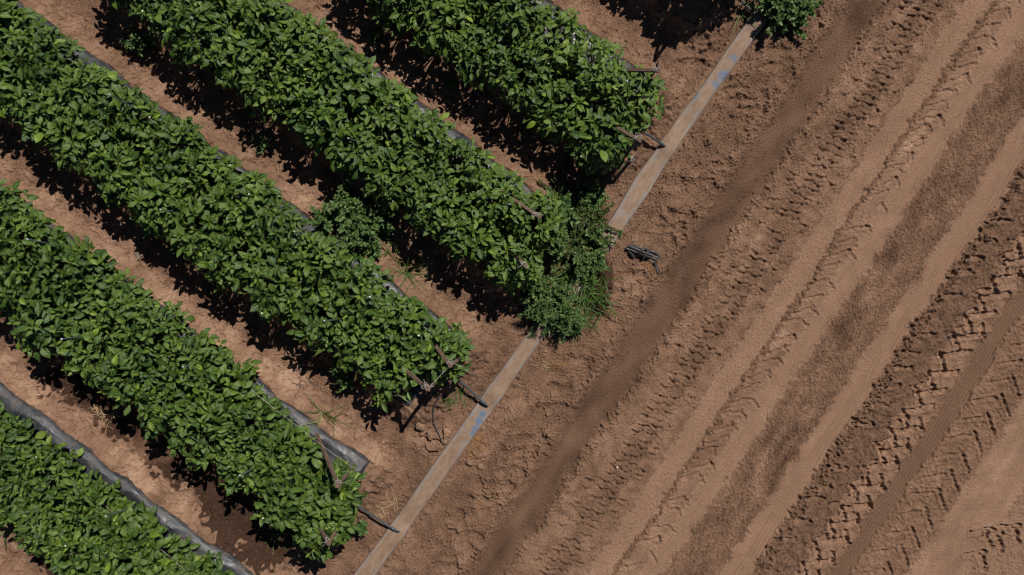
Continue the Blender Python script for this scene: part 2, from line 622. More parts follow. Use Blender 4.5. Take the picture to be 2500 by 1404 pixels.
M_SOIL = soil_material()
M_PEP = leaf_material('pepper_leaf', (.022, .054, .009), (.114, .182, .026), (.19, .27, .022), .41, .09)
M_WEED = leaf_material('weed_leaf', (.032, .085, .018), (.088, .170, .042), (.21, .26, .08), .6, .15, False)
M_PURS = leaf_material('creeping_leaf', (.026, .058, .012), (.062, .105, .024), (.16, .13, .05), .45, .1, False)
M_GRASS = leaf_material('grass_blade', (.030, .085, .010), (.075, .150, .022), (.19, .20, .06), .5, .2, False)
M_STEM = plain('green_stem', (.075, .14, .03), .6, .4, 60, .3, 0)
M_RSTEM = plain('reddish_stem', (.16, .075, .045), .6, .4, 60, .3, 0)
M_PETAL = plain('white_petal', (.75, .75, .66), .6, .1, 60, .3, 0)
M_FILM = film_material()
M_HOSE = hose_material()
M_PIPE = plain('black_tube', (.060, .072, .082), .34, .3, 50, .5, .15)
M_OLDPIPE = plain('dusty_black_tube', (.075, .068, .064), .5, .5, 30, .45, .3, .002, (.030, .030, .032))
M_WOOD = plain('weathered_wood', (.21, .138, .098), .85, .45, 55, .2, .5)
M_TIE = plain('pale_twine', (.38, .33, .29), .9, .4, 90, .1, .4)
M_ROD = plain('grey_rod', (.13, .17, .18), .4, .3, 40, .5, .1)
M_CAP = plain('pale_cap', (.70, .74, .74), .4, .1, 40, .5, 0)
M_ROOT = plain('dry_root', (.46, .235, .105), .9, .45, 90, .1, .3)
M_STRAW = plain('dry_straw', (.50, .36, .20), .9, .35, 90, .1, .3)
M_STONE = plain('pale_stone', (.27, .165, .105), .9, .4, 60, .2, .6)
M_DEADLEAF = plain('dead_leaf', (.25, .12, .075), .8, .4, 60, .2, .4)


# ------------------------------------------------------------------ ground sheet
def build_ground():
    ext = np.array([0.02 * 1.32 ** i for i in range(1, 27)]).cumsum()
    ext = ext[ext < 120]
    ax = np.concatenate([X0 - ext[::-1], gx, X1 + ext])
    ay = np.concatenate([Y0 - ext[::-1], gy, Y1 + ext])
    n = len(ext)
    zz = np.pad(Z, n, mode='constant')
    tt = np.pad(T, n, mode='edge')
    mx, my = len(ax), len(ay)
    v = np.empty((my, mx, 3), np.float32)
    v[..., 0] = ax[None, :]; v[..., 1] = ay[:, None]; v[..., 2] = zz
    idx = np.arange(mx * my, dtype=np.int32).reshape(my, mx)
    f = np.stack([idx[:-1, :-1], idx[:-1, 1:], idx[1:, 1:], idx[1:, :-1]], -1).reshape(-1, 4)
    o = obj('ground', mesh('ground', v, f, M_SOIL, {'tone': ('FLOAT', tt)}))
    o['kind'] = 'structure'


build_ground()


# ------------------------------------------------------------------ geometry batches
def tube(path, rad, sides=6):
    path = np.asarray(path, float)
    n = len(path)
    rad = np.broadcast_to(np.asarray(rad, float), (n,))
    tg = np.gradient(path, axis=0)
    tg /= np.linalg.norm(tg, axis=1)[:, None] + 1e-9
    ref = np.array([0, 0, 1.0]) if abs(tg[0][2]) < .9 else np.array([1.0, 0, 0])
    a = np.cross(tg, ref); a /= np.linalg.norm(a, axis=1)[:, None] + 1e-9
    b = np.cross(tg, a)
    th = np.arange(sides) / sides * 2 * math.pi
    v = path[:, None, :] + rad[:, None, None] * (np.cos(th)[None, :, None] * a[:, None, :] + np.sin(th)[None, :, None] * b[:, None, :])
    v = v.reshape(-1, 3)
    f = []
    for i in range(n - 1):
        for j in range(sides):
            k = (j + 1) % sides
            f.append((i * sides + j, i * sides + k, (i + 1) * sides + k, (i + 1) * sides + j))
    c0, c1 = len(v), len(v) + 1
    v = np.vstack([v, path[:1], path[-1:]])
    for j in range(sides):
        k = (j + 1) % sides
        f.append((c0, k, j, c0)); f.append((c1, (n - 1) * sides + j, (n - 1) * sides + k, c1))
    f = [q if len(set(q)) == 4 else q for q in f]
    return v, f


def tubes(lst, sides=5):
    V, F, o = [], [], 0
    for path, rad in lst:
        v, f = tube(path, rad, sides)
        f = np.array([q for q in f if len(set(q)) == 4])
        V.append(v); F.append(f + o); o += len(v)
    return np.vstack(V), np.vstack(F)


def smooth_path(pts, n=24):
    pts = np.asarray(pts, float)
    d = np.r_[0, np.cumsum(np.linalg.norm(np.diff(pts, axis=0), axis=1))]
    t = np.linspace(0, d[-1], n)
    m = np.gradient(pts, d, axis=0)
    out = []
    for x in t:
        i = min(max(np.searchsorted(d, x) - 1, 0), len(d) - 2)
        h = d[i + 1] - d[i]; u = (x - d[i]) / h
        out.append((2 * u**3 - 3 * u**2 + 1) * pts[i] + (u**3 - 2 * u**2 + u) * h * m[i] + (-2 * u**3 + 3 * u**2) * pts[i + 1] + (u**3 - u**2) * h * m[i + 1])
    return np.array(out)


TPL_BIG = (np.array([-.34, -.03, .05, .18, .36, .55, .74, .9, 1.0]), np.array([.045, .05, .36, .80, 1.0, .96, .68, .31, .02]), np.array([-1, -.5, 0, .5, 1.0]))
TPL_SMALL = (np.array([-.25, 0, .2, .45, .75, 1.0]), np.array([.06, .10, .75, 1.0, .55, .03]), np.array([-1, 0, 1.0]))
TPL_ROUND = (np.array([-.2, 0, .25, .6, .85, 1.0]), np.array([.08, .25, .75, 1.0, .8, .2]), np.array([-1, 0, 1.0]))
TPL_LOBE = (np.array([-.3, 0, .14, .3, .42, .58, .75, 1.0]), np.array([.05, .25, .85, 1.0, .72, .70, .34, .02]), np.array([-1, 0, 1.0]))
TPL_BLADE = (np.array([0, .15, .35, .6, .85, 1.0]), np.array([.8, 1.0, 1.0, .8, .4, .03]), np.array([-1, 0, 1.0]))


def unit(a):
    return a / (np.linalg.norm(a, axis=-1, keepdims=True) + 1e-9)


def leaves(tpl, B, A, N, L, W, curl, fold, tone, young, r, wave=.05):
    """one mesh of many leaves: base, axis, normal, length, width, curl, fold per leaf"""
    ts, ws, ss = tpl
    n, k, m = len(B), len(ts), len(ss)
    A = unit(A); N = unit(N - (N * A).sum(-1, keepdims=True) * A); Sd = np.cross(N, A)
    c = np.where(np.abs(curl) < 1e-3, 1e-3, curl)[:, None]
    tp = np.maximum(ts, 0)[None, :]
    x = np.where(ts[None, :] < 0, ts[None, :], np.sin(c * tp) / c)
    z = np.where(ts[None, :] < 0, ts[None, :] * .25, -(1 - np.cos(c * tp)) / c)
    ph = r.random((n, 1, 1)) * 6.28
    hw = W[:, None, None] / 2 * ws[None, :, None]
    y = ss[None, None, :] * hw * np.cos(fold)[:, None, None]
    zz = z[:, :, None] * L[:, None, None] + np.abs(ss)[None, None, :] * hw * np.sin(fold)[:, None, None]
    blade = (ts > 0)[None, :, None]
    zz = zz + blade * wave * W[:, None, None] * np.sin(ts[None, :, None] * 9 + ph + (ss > 0)[None, None, :] * 2.0) * np.abs(ss)[None, None, :]
    # blade bulges between midrib and margin
    zz = zz + blade * (np.abs(np.abs(ss) - .5) < .1)[None, None, :] * hw * .10
    v = B[:, None, None, :] + (x[:, :, None] * L[:, None, None])[..., None] * A[:, None, None, :] + y[..., None] * Sd[:, None, None, :] + zz[..., None] * N[:, None, None, :]
    idx = np.arange(n * k * m).reshape(n, k, m)
    f = np.stack([idx[:, :-1, :-1], idx[:, :-1, 1:], idx[:, 1:, 1:], idx[:, 1:, :-1]], -1).reshape(-1, 4)
    lc = np.empty((n, k, m, 3), np.float32)
    lc[..., 0] = ts[None, :, None]; lc[..., 1] = ss[None, None, :]; lc[..., 2] = tone[:, None, None]
    lv = np.broadcast_to(young[:, None, None], (n, k, m)).copy()
    lv[:, ts < 0] = np.maximum(lv[:, ts < 0], .55)
    return v.reshape(-1, 3), f, lc.reshape(-1, 3), lv.reshape(-1)


def leaf_mesh(name, batches, mat):
    V, F, A1, A2, o = [], [], [], [], 0
    for v, f, a, b in batches:
        V.append(v); F.append(f + o); A1.append(a); A2.append(b); o += len(v)
    return mesh(name, np.vstack(V), np.vstack(F), mat, {'lc': ('FLOAT_VECTOR', np.vstack(A1)), 'lv': ('FLOAT', np.concatenate(A2))})


ALONG = np.array([0.8, -0.6, 0.0])       # row direction in the world
ACROSS = np.array([-0.6, -0.8, 0.0])     # towards the shaded lower left
UP = np.array([0, 0, 1.0])
SUNV = np.array([0.556 * math.cos(SUN_EL), 0.831 * math.cos(SUN_EL), math.sin(SUN_EL)])


def rosette(r, P, axis, n, l0, l1, youngb=0.0):
    axis = unit(axis)
    ref = unit(np.cross(axis, [0.3, 0.9, .1]))
    bi = np.cross(axis, ref)
    i = np.arange(n)
    az = i * 2.39996 + r.random() * 6.28 + r.normal(0, .25, n)
    fr = i / max(n - 1, 1)
    el = np.radians(28 + 58 * fr ** .75) + r.normal(0, .16, n)
    rad = np.cos(az)[:, None] * ref + np.sin(az)[:, None] * bi
    A = np.cos(el)[:, None] * axis + np.sin(el)[:, None] * rad
    N = np.sin(el)[:, None] * axis - np.cos(el)[:, None] * rad
    N = unit(N + r.normal(0, .32, (n, 3)))
    L = (l0 + (l1 - l0) * fr ** .8) * r.uniform(.82, 1.15, n)
    B = P + axis * (-0.035 * fr[:, None]) + A * (L * .30)[:, None] * .9
    W = L * r.uniform(.47, .62, n)
    curl = r.normal(.55, .35, n)
    fold = np.abs(r.normal(.40, .18, n))
    young = np.clip(.75 * (1 - fr * 2.2), 0, 1) * r.uniform(.4, 1, n) + youngb
    tone = np.clip(r.normal(.45, .27, n), 0, 1)
    return B, A, N, L, W, curl, fold, tone, np.clip(young, 0, 1)


def pepper(seed, loc, rad_al, rad_ac, top, label, group, lean=(0, 0), n_tip=26, n_fill=220, yellow=False, big=1.0):
    r = np.random.default_rng(seed)
    root = thing('pepper_plant', label, 'pepper plant', loc, group)
    parts, stems = [], []
    cz = top * .50
    lean = np.array([lean[0], lean[1], 0])
    tips = []
    for i in range(n_tip):
        u = (i + .5) / n_tip
        ct = 1 - 1.22 * u                            # from the top down past the equator
        st = math.sqrt(max(0, 1 - ct * ct))
        a = i * 2.39996 + r.normal(0, .3)
        d = ALONG * math.cos(a) * st * rad_al + ACROSS * math.sin(a) * st * rad_ac + UP * ct * (top - cz)
        d = d * r.uniform(.84, 1.10)
        P = UP * cz + d + lean * (.5 + .5 * ct)
        out = unit(np.array([d[0], d[1], d[2] * .6]))
        ax = unit(out * .55 + UP * .75 + SUNV * .2 + r.normal(0, .28, 3))
        parts.append(rosette(r, P, ax, int(r.integers(6, 10)), 0.028 * big, .072 * big * r.uniform(.85, 1.18)))
        tips.append(P)
        b = np.array([r.normal(0, .006), r.normal(0, .006), -.01])
        fork = UP * (cz * .45) + lean * .2 + d * .12
        stems.append((smooth_path([b, fork, P * .55 + fork * .45 + UP * .02, P - ax * .02], 6), np.linspace(.006, .0022, 6)))
    # older leaves through the crown
    n = n_fill
    ct = r.uniform(-.75, .95, n); st = np.sqrt(1 - ct**2); a = r.random(n) * 6.28; q = r.uniform(.5, 1.08, n)
    d = (ALONG * (np.cos(a) * st * rad_al)[:, None] + ACROSS * (np.sin(a) * st * rad_ac)[:, None] + UP * (ct * (top - cz))[:, None]) * q[:, None]
    out = unit(d * [1, 1, .3] + 1e-4)
    droop = r.normal(-.25, .35, n)
    A = unit(out * .65 + UP * droop[:, None] + r.normal(0, .55, (n, 3)) * [1, 1, .6])
    N = unit(UP + SUNV * .3 + out * .35 + r.normal(0, .3, (n, 3)))
    L = r.uniform(.046, .088, n) * big
    yg = np.where(r.random(n) < .10, r.uniform(.2, .7, n), 0.0)
    parts.append((UP * cz + lean * .6 + d, A, N, L, L * r.uniform(.48, .64, n), r.normal(.65, .4, n), np.abs(r.normal(.36, .18, n)), np.clip(r.normal(.35, .25, n), 0, 1), yg))
    arr = [np.concatenate(x) for x in zip(*parts)]
    arr[7] = np.clip(arr[7] + r.normal(0, .13), 0, 1)
    if yellow:
        arr[8][r.integers(0, len(arr[8]), 6)] = 1.0
    obj('foliage', leaf_mesh('pepper_foliage', [leaves(TPL_BIG, *arr, r)], M_PEP), root)
    v, f = tubes(stems, 5)
    obj('stem', mesh('pepper_stem', v, f, M_STEM), root)
    for i in range(int(r.integers(0, 2))):           # small white flowers at the shoot tips
        P = tips[int(r.integers(0, max(4, n_tip - 5)))] + r.normal(0, .02, 3) + UP * .012
        m = 6
        az = np.arange(m) / m * 6.283
        A = np.stack([np.cos(az), np.sin(az), np.full(m, .15)], 1)
        l = np.full(m, .0062)
        fl = leaves(TPL_SMALL, np.tile(P, (m, 1)), A, np.tile(UP + r.normal(0, .2, 3), (m, 1)), l, l * .8, np.full(m, .4), np.full(m, .1), np.full(m, .5), np.zeros(m), r)
        obj('flower', leaf_mesh('flower', [fl], M_PETAL), root)
    return root


ORD = ['first', 'second', 'third', 'fourth', 'fifth', 'sixth', 'seventh', 'eighth', 'ninth', 'tenth', 'eleventh', 'twelfth', 'thirteenth', 'fourteenth', 'fifteenth', 'sixteenth']
# row: canopy extents across the row (ground), along-row start/end, height, description, counted from
ROWS = {
    'A': (-788, -492, 700, 1440, .48, 'the topmost full row'),
    'B': (-424, -150, 260, 1440, .45, 'the row ending in weeds'),
    'C': (-52, 216, -90, 1435, .45, 'the string-joined stake row'),
    'D': (302, 586, 210, 1430, .45, 'the V stake row'),
    'E': (732, 975, 470, 1330, .40, 'the bottom-left corner row'),
    'Z': (-1135, -985, 1000, 1430, .52, 'the row above the frame'),
}
seed = 100
for key, (pa, pb, sa, sb, ht, words) in ROWS.items():
    pm, hwid = (pa + pb) / 2, (pb - pa) / 2 * S
    lo = max(0.05, hwid * .37)
    rac = max(.10, hwid - lo - .045)
    for side in (0, 1):
        if key == 'Z' and side == 0 and False:
            continue
        sgn = -1 if side == 0 else 1
        step = 112
        n = int((sb - 20 - sa) / step) + 1
        for i in range(n):
            s_ = sb - 62 + ({'A': 0, 'B': 12, 'C': -40, 'D': 34}.get(key, -40) if side else 0) - i * step + rng.normal(0, 8)
            p_ = pm + sgn * lo / S + rng.normal(0, 5)
            if key == 'D' and side == 0 and i < 4:
                p_ += (62, 50, 30, 12)[i]
            x, y = RP(s_, p_)
            w = WX(x, y)
            if key != 'Z' and (x < -175 or y < -170 or y > 1560):
                continue
            seed += 1
            z = float(zat(x, y))
            lab = f"green pepper plant, {ORD[i]} from the hose end, {'sunny' if side == 0 else 'shaded'} side of {words}"
            end = i == 0
            pepper(seed, (w[0], w[1], z - .005), .175 * (0.92 if end else 1), rac * rng.uniform(.84, 1.08), (ht - .035) * rng.uniform(.86, 1.10), lab, 'pepper plants in the planted rows',
                   lean=tuple(ACROSS[:2] * sgn * .01), yellow=rng.random() < .16, n_tip=26, big=rng.uniform(.78, .95))


# ------------------------------------------------------------------ black plastic mulch on the beds
FILMW = {'Z': 'black plastic mulch on the bed cut off above the photo', 'A': 'black plastic mulch under the top pepper row', 'B': 'black plastic mulch under the row that ends in weeds',
         'C': 'black plastic mulch under the row with two string-joined stakes', 'D': 'black plastic mulch with a wrinkled bare end beside the V stakes',
         'E': 'wide grey strip of black plastic mulch along the bottom-left corner row', 'F': 'corner of black plastic mulch at the bottom-left edge of the photo'}


def film(key, sa):
    r = np.random.default_rng(ord(key))
    pc, se = ROWC[key], ROWEND[key] - {'D': 6, 'Z': 175}.get(key, 12)
    s = np.arange(sa, se, 5.0)
    u = np.linspace(-1, 1, 41)
    hw = halfw(s, key) + 2
    dp = u[None, :] * hw[:, None]
    wr = np.zeros_like(dp)
    for i in range(44):                               # folds running along and obliquely across the bed
        kx, ky = r.normal(0, .020), r.normal(0, .075)
        wr += np.sin(s[:, None] * kx + dp * ky + r.random() * 6.28) * r.uniform(.3, 1)
    wr /= 3.6
    flap = sm(se - 130, se - 20, s)[:, None]
    z = bedh(dp) + (.0032 + .006 * flap) * wr
    big = np.abs(np.sin(s[:, None] * .021 + dp * .043 + 1)) ** 9 * .008
    z += big * (np.abs(u) < .98)
    z -= .035 * sm(.965, 1.0, np.abs(u))[None, :]
    z *= 1.0
    fe = 1 - sm(ROWEND[key] - 5, ROWEND[key] + 75, s)
    z = np.where(True, z * fe[:, None] + 0.002, z)
    z[-2:] -= .02; z[-1] -= .03
    x, y = RP(s[:, None] + 0 * dp, pc + dp)
    v = np.stack([(x - 1250) * S, (702 - y) * S, z], -1)
    k, m = dp.shape
    idx = np.arange(k * m).reshape(k, m)
    f = np.stack([idx[:-1, :-1], idx[1:, :-1], idx[1:, 1:], idx[:-1, 1:]], -1).reshape(-1, 4)
    ed = np.broadcast_to(sm(.78, 1.0, np.abs(u))[None, :], (k, m))
    o = obj('plastic_mulch', mesh('plastic_mulch', v, f, M_FILM, {'edge': ('FLOAT', ed)}))
    tag(o, FILMW[key], 'plastic mulch', 'plastic mulch sheets on the beds')


for key, sa in (('Z', 900), ('A', 640), ('B', 200), ('C', -170), ('D', 130), ('E', 380), ('F', 640)):
    film(key, sa)


# ------------------------------------------------------------------ flat hose and drip tubes
def build_hose():
    r = np.random.default_rng(3)
    pts = np.array([(2060, -258), (1925, -62), (1842, 58), (1702, 256), (1612, 384), (1500, 556), (1462, 612), (1424, 664), (1290, 842), (1187, 988), (1092, 1120), (969, 1296), (889, 1404), (790, 1545)], float)
    p = smooth_path(np.c_[pts, np.zeros(len(pts))], 420)[:, :2]
    n = len(p)
    d = np.gradient(p, axis=0); d /= np.linalg.norm(d, axis=1)[:, None]
    nrm = np.stack([-d[:, 1], d[:, 0]], 1)
    wob = np.interp(np.arange(n), np.linspace(0, n, 24), r.normal(0, 1, 24))
    hw = 19.8 + 1.3 * wob
    th = .027 + .005 * np.interp(np.arange(n), np.linspace(0, n, 40), r.normal(0, 1, 40))
    for (cx, cy, a) in ((1845, 55, .02), (1620, 358, .012), (1205, 960, .014), (968, 1297, .010)):   # swells at joints and kinks
        g = np.exp(-((np.hypot(p[:, 0] - cx, p[:, 1] - cy)) / 22) ** 2)
        th = th + a * g
        hw = hw + 2.0 * g
    m = 22
    ang = np.arange(m) / m * 2 * math.pi
    ca, sa = np.cos(ang), np.sin(ang)
    prof = np.sign(sa) * np.abs(sa) ** .75
    gz = zat(p[:, 0], p[:, 1])
    gz = np.convolve(np.pad(gz, 12, mode='edge'), np.ones(25) / 25, 'valid')
    pos = p[:, None, :] + nrm[:, None, :] * (hw[:, None] * ca[None, :])[..., None]
    rip = .0022 * np.sin(np.arange(n)[:, None] * .23 + ca[None, :] * 3) + .002 * np.sin(np.arange(n)[:, None] * .083 + 2 + ca[None, :] * 5)
    z = gz[:, None] + .004 + th[:, None] * (.5 + .5 * prof[None, :]) + rip * np.maximum(sa, 0)[None, :]
    v = np.stack([(pos[..., 0] - 1250) * S, (702 - pos[..., 1]) * S, z], -1)
    idx = np.arange(n * m).reshape(n, m)
    f = np.stack([idx[:-1], np.roll(idx, -1, 1)[:-1], np.roll(idx, -1, 1)[1:], idx[1:]], -1).reshape(-1, 4)[:, ::-1]
    bare = np.zeros((n, m))
    for (cx, cy, rx, w) in ((1178, 1010, 11, 1.0), (1170, 1026, 12, 1.0), (1161, 1044, 12, .9), (1154, 1058, 9, .7), (1150, 1008, 7, .5), (1786, 146, 14, .8), (1764, 186, 18, .8),
                            (1692, 235, 14, .7), (1745, 208, 14, .6)):
        dd = np.hypot(pos[..., 0] - cx, pos[..., 1] - cy) / rx
        bare = np.maximum(bare, w * (1 - sm(.45, 1.1, dd)))
    o = obj('irrigation_hose', mesh('irrigation_hose', v, f, M_HOSE, {'across': ('FLOAT', np.broadcast_to(ca[None, :], (n, m))), 'bare': ('FLOAT', bare)}))
    tag(o, 'flattened dusty irrigation hose with blue patches, lying across all the row ends', 'hose')


build_hose()


def drip(pts, label, r=.0072):
    path = smooth_path([WX(x, y, z) for x, y, z in pts], 16)
    o0 = path[0].copy()
    root = thing('drip_tube', label, 'drip tube', tuple(o0), 'drip tubes feeding the rows from the hose')
    v, f = tube(path - o0, r, 10)
    f = np.array([q for q in f if len(set(q)) == 4])
    obj('tube', mesh('drip_tube', v, f, M_PIPE), root)
    e = path[-1] - o0; d = unit(path[-1] - path[-2])
    v, f = tubes([(np.array([e - d * .030, e - d * .026, e - d * .004, e + d * .002]), np.array([.0078, .0098, .0098, .0078])), (np.array([e, e + d * .014, e + d * .022 - UP * .012, e + d * .022 - UP * .03]), np.array([.0065, .0065, .007, .007]))], 10)
    obj('fitting', mesh('drip_fitting', v, f, M_PIPE), root)


drip([(1640, -120, .10), (1720, -60, .09), (1802, -2, .085), (1848, 36, .06)], 'black drip tube running into the kinked hose under the top-right weed')
drip([(1490, 262, .13), (1560, 315, .11), (1602, 342, .075), (1619, 354, .050)], 'short drip tube poking from the top row onto the hose')
drip([(1270, 735, .12), (1300, 758, .10), (1335, 778, .06)], 'drip tube buried in the weeds where the weedy row meets the hose')
drip([(1040, 868, .13), (1100, 912, .10), (1150, 955, .065), (1184, 986, .050)], 'black drip tube in the open between the string-joined stakes and the hose')
drip([(820, 1200, .12), (880, 1240, .09), (930, 1272, .06), (966, 1295, .046)], 'black drip tube from the V stake row, lowest tube on the hose')
# thin feeder line beside row C
pth = smooth_path([WX(x, y, float(zat(x, y)) + h) for x, y, h in ((1078, 962, .06), (1062, 985, .03), (1058, 1010, .012), (1062, 1040, .008), (1075, 1068, .010), (1082, 1088, .0))], 24)
v, f = tubes([(pth, .0034)], 7)
tag(obj('feeder_line', mesh('feeder_line', v, f, M_PIPE)), 'thin black feeder line curving down into the broken clods', 'tube')


# ------------------------------------------------------------------ wooden stakes, rods, twine
def plank(a, b, w, t):
    a, b = np.array(a, float), np.array(b, float)
    d = unit(b - a)
    sdir = unit(np.cross(d, UP)); n = np.cross(sdir, d)
    L = np.linalg.norm(b - a)
    st = [(0, .55), (.02, .95), (.2, 1.0), (.55, 1.02), (.85, .98), (.99, 1.0), (1.0, .86)]
    V = []
    for q, k in st:
        c = a + d * L * q
        for (i, j) in ((-1, -.8), (-.85, -1), (.85, -1), (1, -.8), (1, .8), (.85, 1), (-.85, 1), (-1, .8)):
            V.append(c + sdir * w / 2 * k * i + n * t / 2 * k * j)
    F = []
    for i in range(len(st) - 1):
        for j in range(8):
            F.append((i * 8 + j, i * 8 + (j + 1) % 8, (i + 1) * 8 + (j + 1) % 8, (i + 1) * 8 + j))
    e = (len(st) - 1) * 8
    for o_ in (0, e):
        F += [(o_, o_ + 1, o_ + 2, o_ + 3), (o_ + 3, o_ + 4, o_ + 5, o_ + 6), (o_ + 6, o_ + 7, o_, o_ + 3)]
    return np.array(V), np.array(F)


def tie_mesh(c, d, r0=.016, seedv=0):
    r = np.random.default_rng(seedv)
    sdir = unit(np.cross(d, UP)); n = np.cross(sdir, d)
    L = []
    for k in range(4):
        t = np.linspace(0, 2 * math.pi, 14)
        rr = r0 * r.uniform(.9, 1.15)
        off = d * r.normal(0, .006)
        L.append((c + off + sdir * (rr * np.cos(t))[:, None] + n * (rr * np.sin(t) * .9)[:, None] + d * (r.normal(0, .004) * np.sin(t))[:, None], .0021))
    for k in range(2):
        a = r.random() * 6.28
        t = np.linspace(0, 2 * math.pi, 12)
        q = unit(np.array([math.cos(a), math.sin(a), .3])); q2 = unit(np.cross(q, UP))
        L.append((c + UP * .016 + q * (.014 * (1 - np.cos(t)))[:, None] + q2 * (.008 * np.sin(t))[:, None], .0018))
    for k in range(2):
        q = unit(r.normal(0, 1, 3) * [1, 1, .3])
        L.append((np.array([c + UP * .016, c + UP * .02 + q * .02, c + UP * .008 + q * .045]), .0016))
    return tubes(L, 5)


def stakes(apex, feet, label, zt=.61, w=.020, over=.03):
    """feet: photograph pixels of points seen at canopy height that fix each stake's slope"""
    T0 = WX(apex[0], apex[1], zt)
    root = thing('tied_stakes' if len(feet) > 1 else 'wooden_stake', label, 'stake', (T0[0], T0[1], 0), 'wooden stakes at the row ends')
    o0 = np.array([T0[0], T0[1], 0])
    for i, (fx, fy, fz) in enumerate(feet):
        P = WX(fx, fy, fz)
        d = unit(P - T0)
        L = min((zt + .04) / max(.15, -d[2]), .75)
        sidev = unit(np.cross(d, UP)) * (.008 if i else -.004) if len(feet) > 1 else np.zeros(3)
        v, f = plank(T0 + d * L - o0 + sidev, T0 - d * over - o0 + sidev, w, .015)
        obj('stake', mesh('stake', v, f, M_WOOD, smooth=False), root)
        if i == 0:
            d0 = d
    v, f = tie_mesh(T0 - o0 + d0 * .012, d0, .0125, int(apex[0]))
    obj('tie', mesh('tie', v, f, M_TIE), root)


stakes((1604, 171), [(1545, 170, .42), (1607, 155, .2)], 'pair of tied stakes, one lying level, at the top row end')
stakes((1557, 339), [(1490, 300, .40), (1562, 322, .2)], 'brown slanting stake with a string loop above the top row drip tube')
stakes((1539, 387), [(1552, 376, .06)], 'low stake with a string knot in the dark shade by the hose', .20, .018)
stakes((1740, -73), [(1712, -100, .34), (1752, -92, .2)], 'stake pair above the photo edge whose Y shadow falls on the bare soil')
stakes((1312, 526), [(1262, 492, .40)], 'brown slanting stake with a pale tie beside the creeping weed', .52)
stakes((1280, 646), [(1262, 628, .40)], 'stake seen end-on with a bow of pale string among the weeds', .61)
stakes((1098, 888), [(1066, 845, .42), (1122, 872, .30)], 'tied stake pair, upper one of the two joined by a string')
stakes((1043, 946), [(1001, 911, .42), (1063, 930, .30)], 'tied stake pair, lower one of the two joined by a string')
stakes((826, 1181), [(806, 1133, .42), (850, 1156, .34)], 'wooden V of two tied stakes standing inside the leaves')
stakes((801, 1322), [(775, 1275, .40), (826, 1282, .36)], 'wooden V of two tied stakes casting a Y shadow on bare soil')
# string between the two pairs at row C's end
a, b = WX(1098, 892, .60), WX(1046, 948, .60)
t = np.linspace(0, 1, 10)[:, None]
v, f = tubes([(a * (1 - t) + b * t - UP * .01 * np.sin(t * math.pi), .0018)], 5)
tag(obj('string', mesh('string', v, f, M_TIE)), 'grey string stretched between two tied stake pairs', 'string')

for (x, y, x2, y2, lab) in (
        (267, 231, 330, 265, 'thin grey rod with white tip, topmost of the left-hand rods'),
        (468, 45, 492, 62, 'thin rod in the weedy row nearest the top edge'),
        (850, 338, 872, 345, 'thin white-tipped rod, left of two on the middle of the weedy row'),
        (1069, 345, 1073, 348, 'upright rod seen as a white dot, middle of the weedy row'),
        (1305, 145, 1316, 170, 'short rod near the middle of the top row'),
        (391, 512, 428, 517, 'thin rod lying almost level, third row from the top, shaded side'),
        (718, 566, 738, 571, 'short white-tipped rod left of the big furrow weed'),
        (791, 783, 822, 781, 'thin rod left of the string-joined stakes'),
        (66, 584, 128, 597, 'long thin rod near the left edge, highest in the V stake row'),
        (150, 828, 198, 822, 'thin rod above the wet furrow, left end'),
        (446, 896, 474, 888, 'thin rod in the middle of the V stake row'),
        (585, 1161, 622, 1143, 'pale rod leaning up to the right, near the V stakes'),
        (258, 1261, 330, 1235, 'longest rod, in the bottom-left corner row'),
        (-4, 1200, 30, 1182, 'rod cut by the left edge of the photo')):
    top = WX(x, y, .62)
    P = WX(x2, y2, .18 if x == 258 else .37)
    d = unit(P - top)
    L = min(.62 / max(.2, -d[2]), .66)
    root = thing('support_rod', lab, 'rod', (top[0], top[1], 0), 'thin support rods along the rows')
    o0 = np.array([top[0], top[1], 0])
    v, f = tubes([(np.array([top - o0, top - o0 + d * L * .5, top - o0 + d * L]), .0042)], 8)
    obj('rod', mesh('rod', v, f, M_ROD), root)
    v, f = tubes([(np.array([top - o0 - d * .006, top - o0 - d * .004, top - o0 + d * .006, top - o0 + d * .010]), np.array([.003, .0052, .0052, .004]))], 8)
    obj('cap', mesh('cap', v, f, M_CAP), root)

for key, words in (('A', 'top row'), ('B', 'row that ends in weeds'), ('C', 'row with the string-joined stakes'), ('D', 'row with the V stakes'), ('E', 'bottom-left corner row')):
    pa, pb, sa, sb, ht, _ = ROWS[key]
    L = []
    for sd in (-1, 1):
        s = np.linspace(sa, sb - 40, 40)
        p = (pa + pb) / 2 + sd * (pb - pa) * .30
        x, y = RP(s, p + 3 * np.sin(s / 90))
        L.append((np.stack([(x - 1250) * S, (702 - y) * S, .095 + ht * .50 + .02 * np.abs(np.sin((s - sa) / 170 * math.pi))], 1), .0016))
    v, f = tubes(L, 5)
    tag(obj('trellis_twine', mesh('trellis_twine', v, f, M_TIE)), f'pale trellis twine threaded through the leaves of the {words}', 'twine', 'trellis twines along the rows')


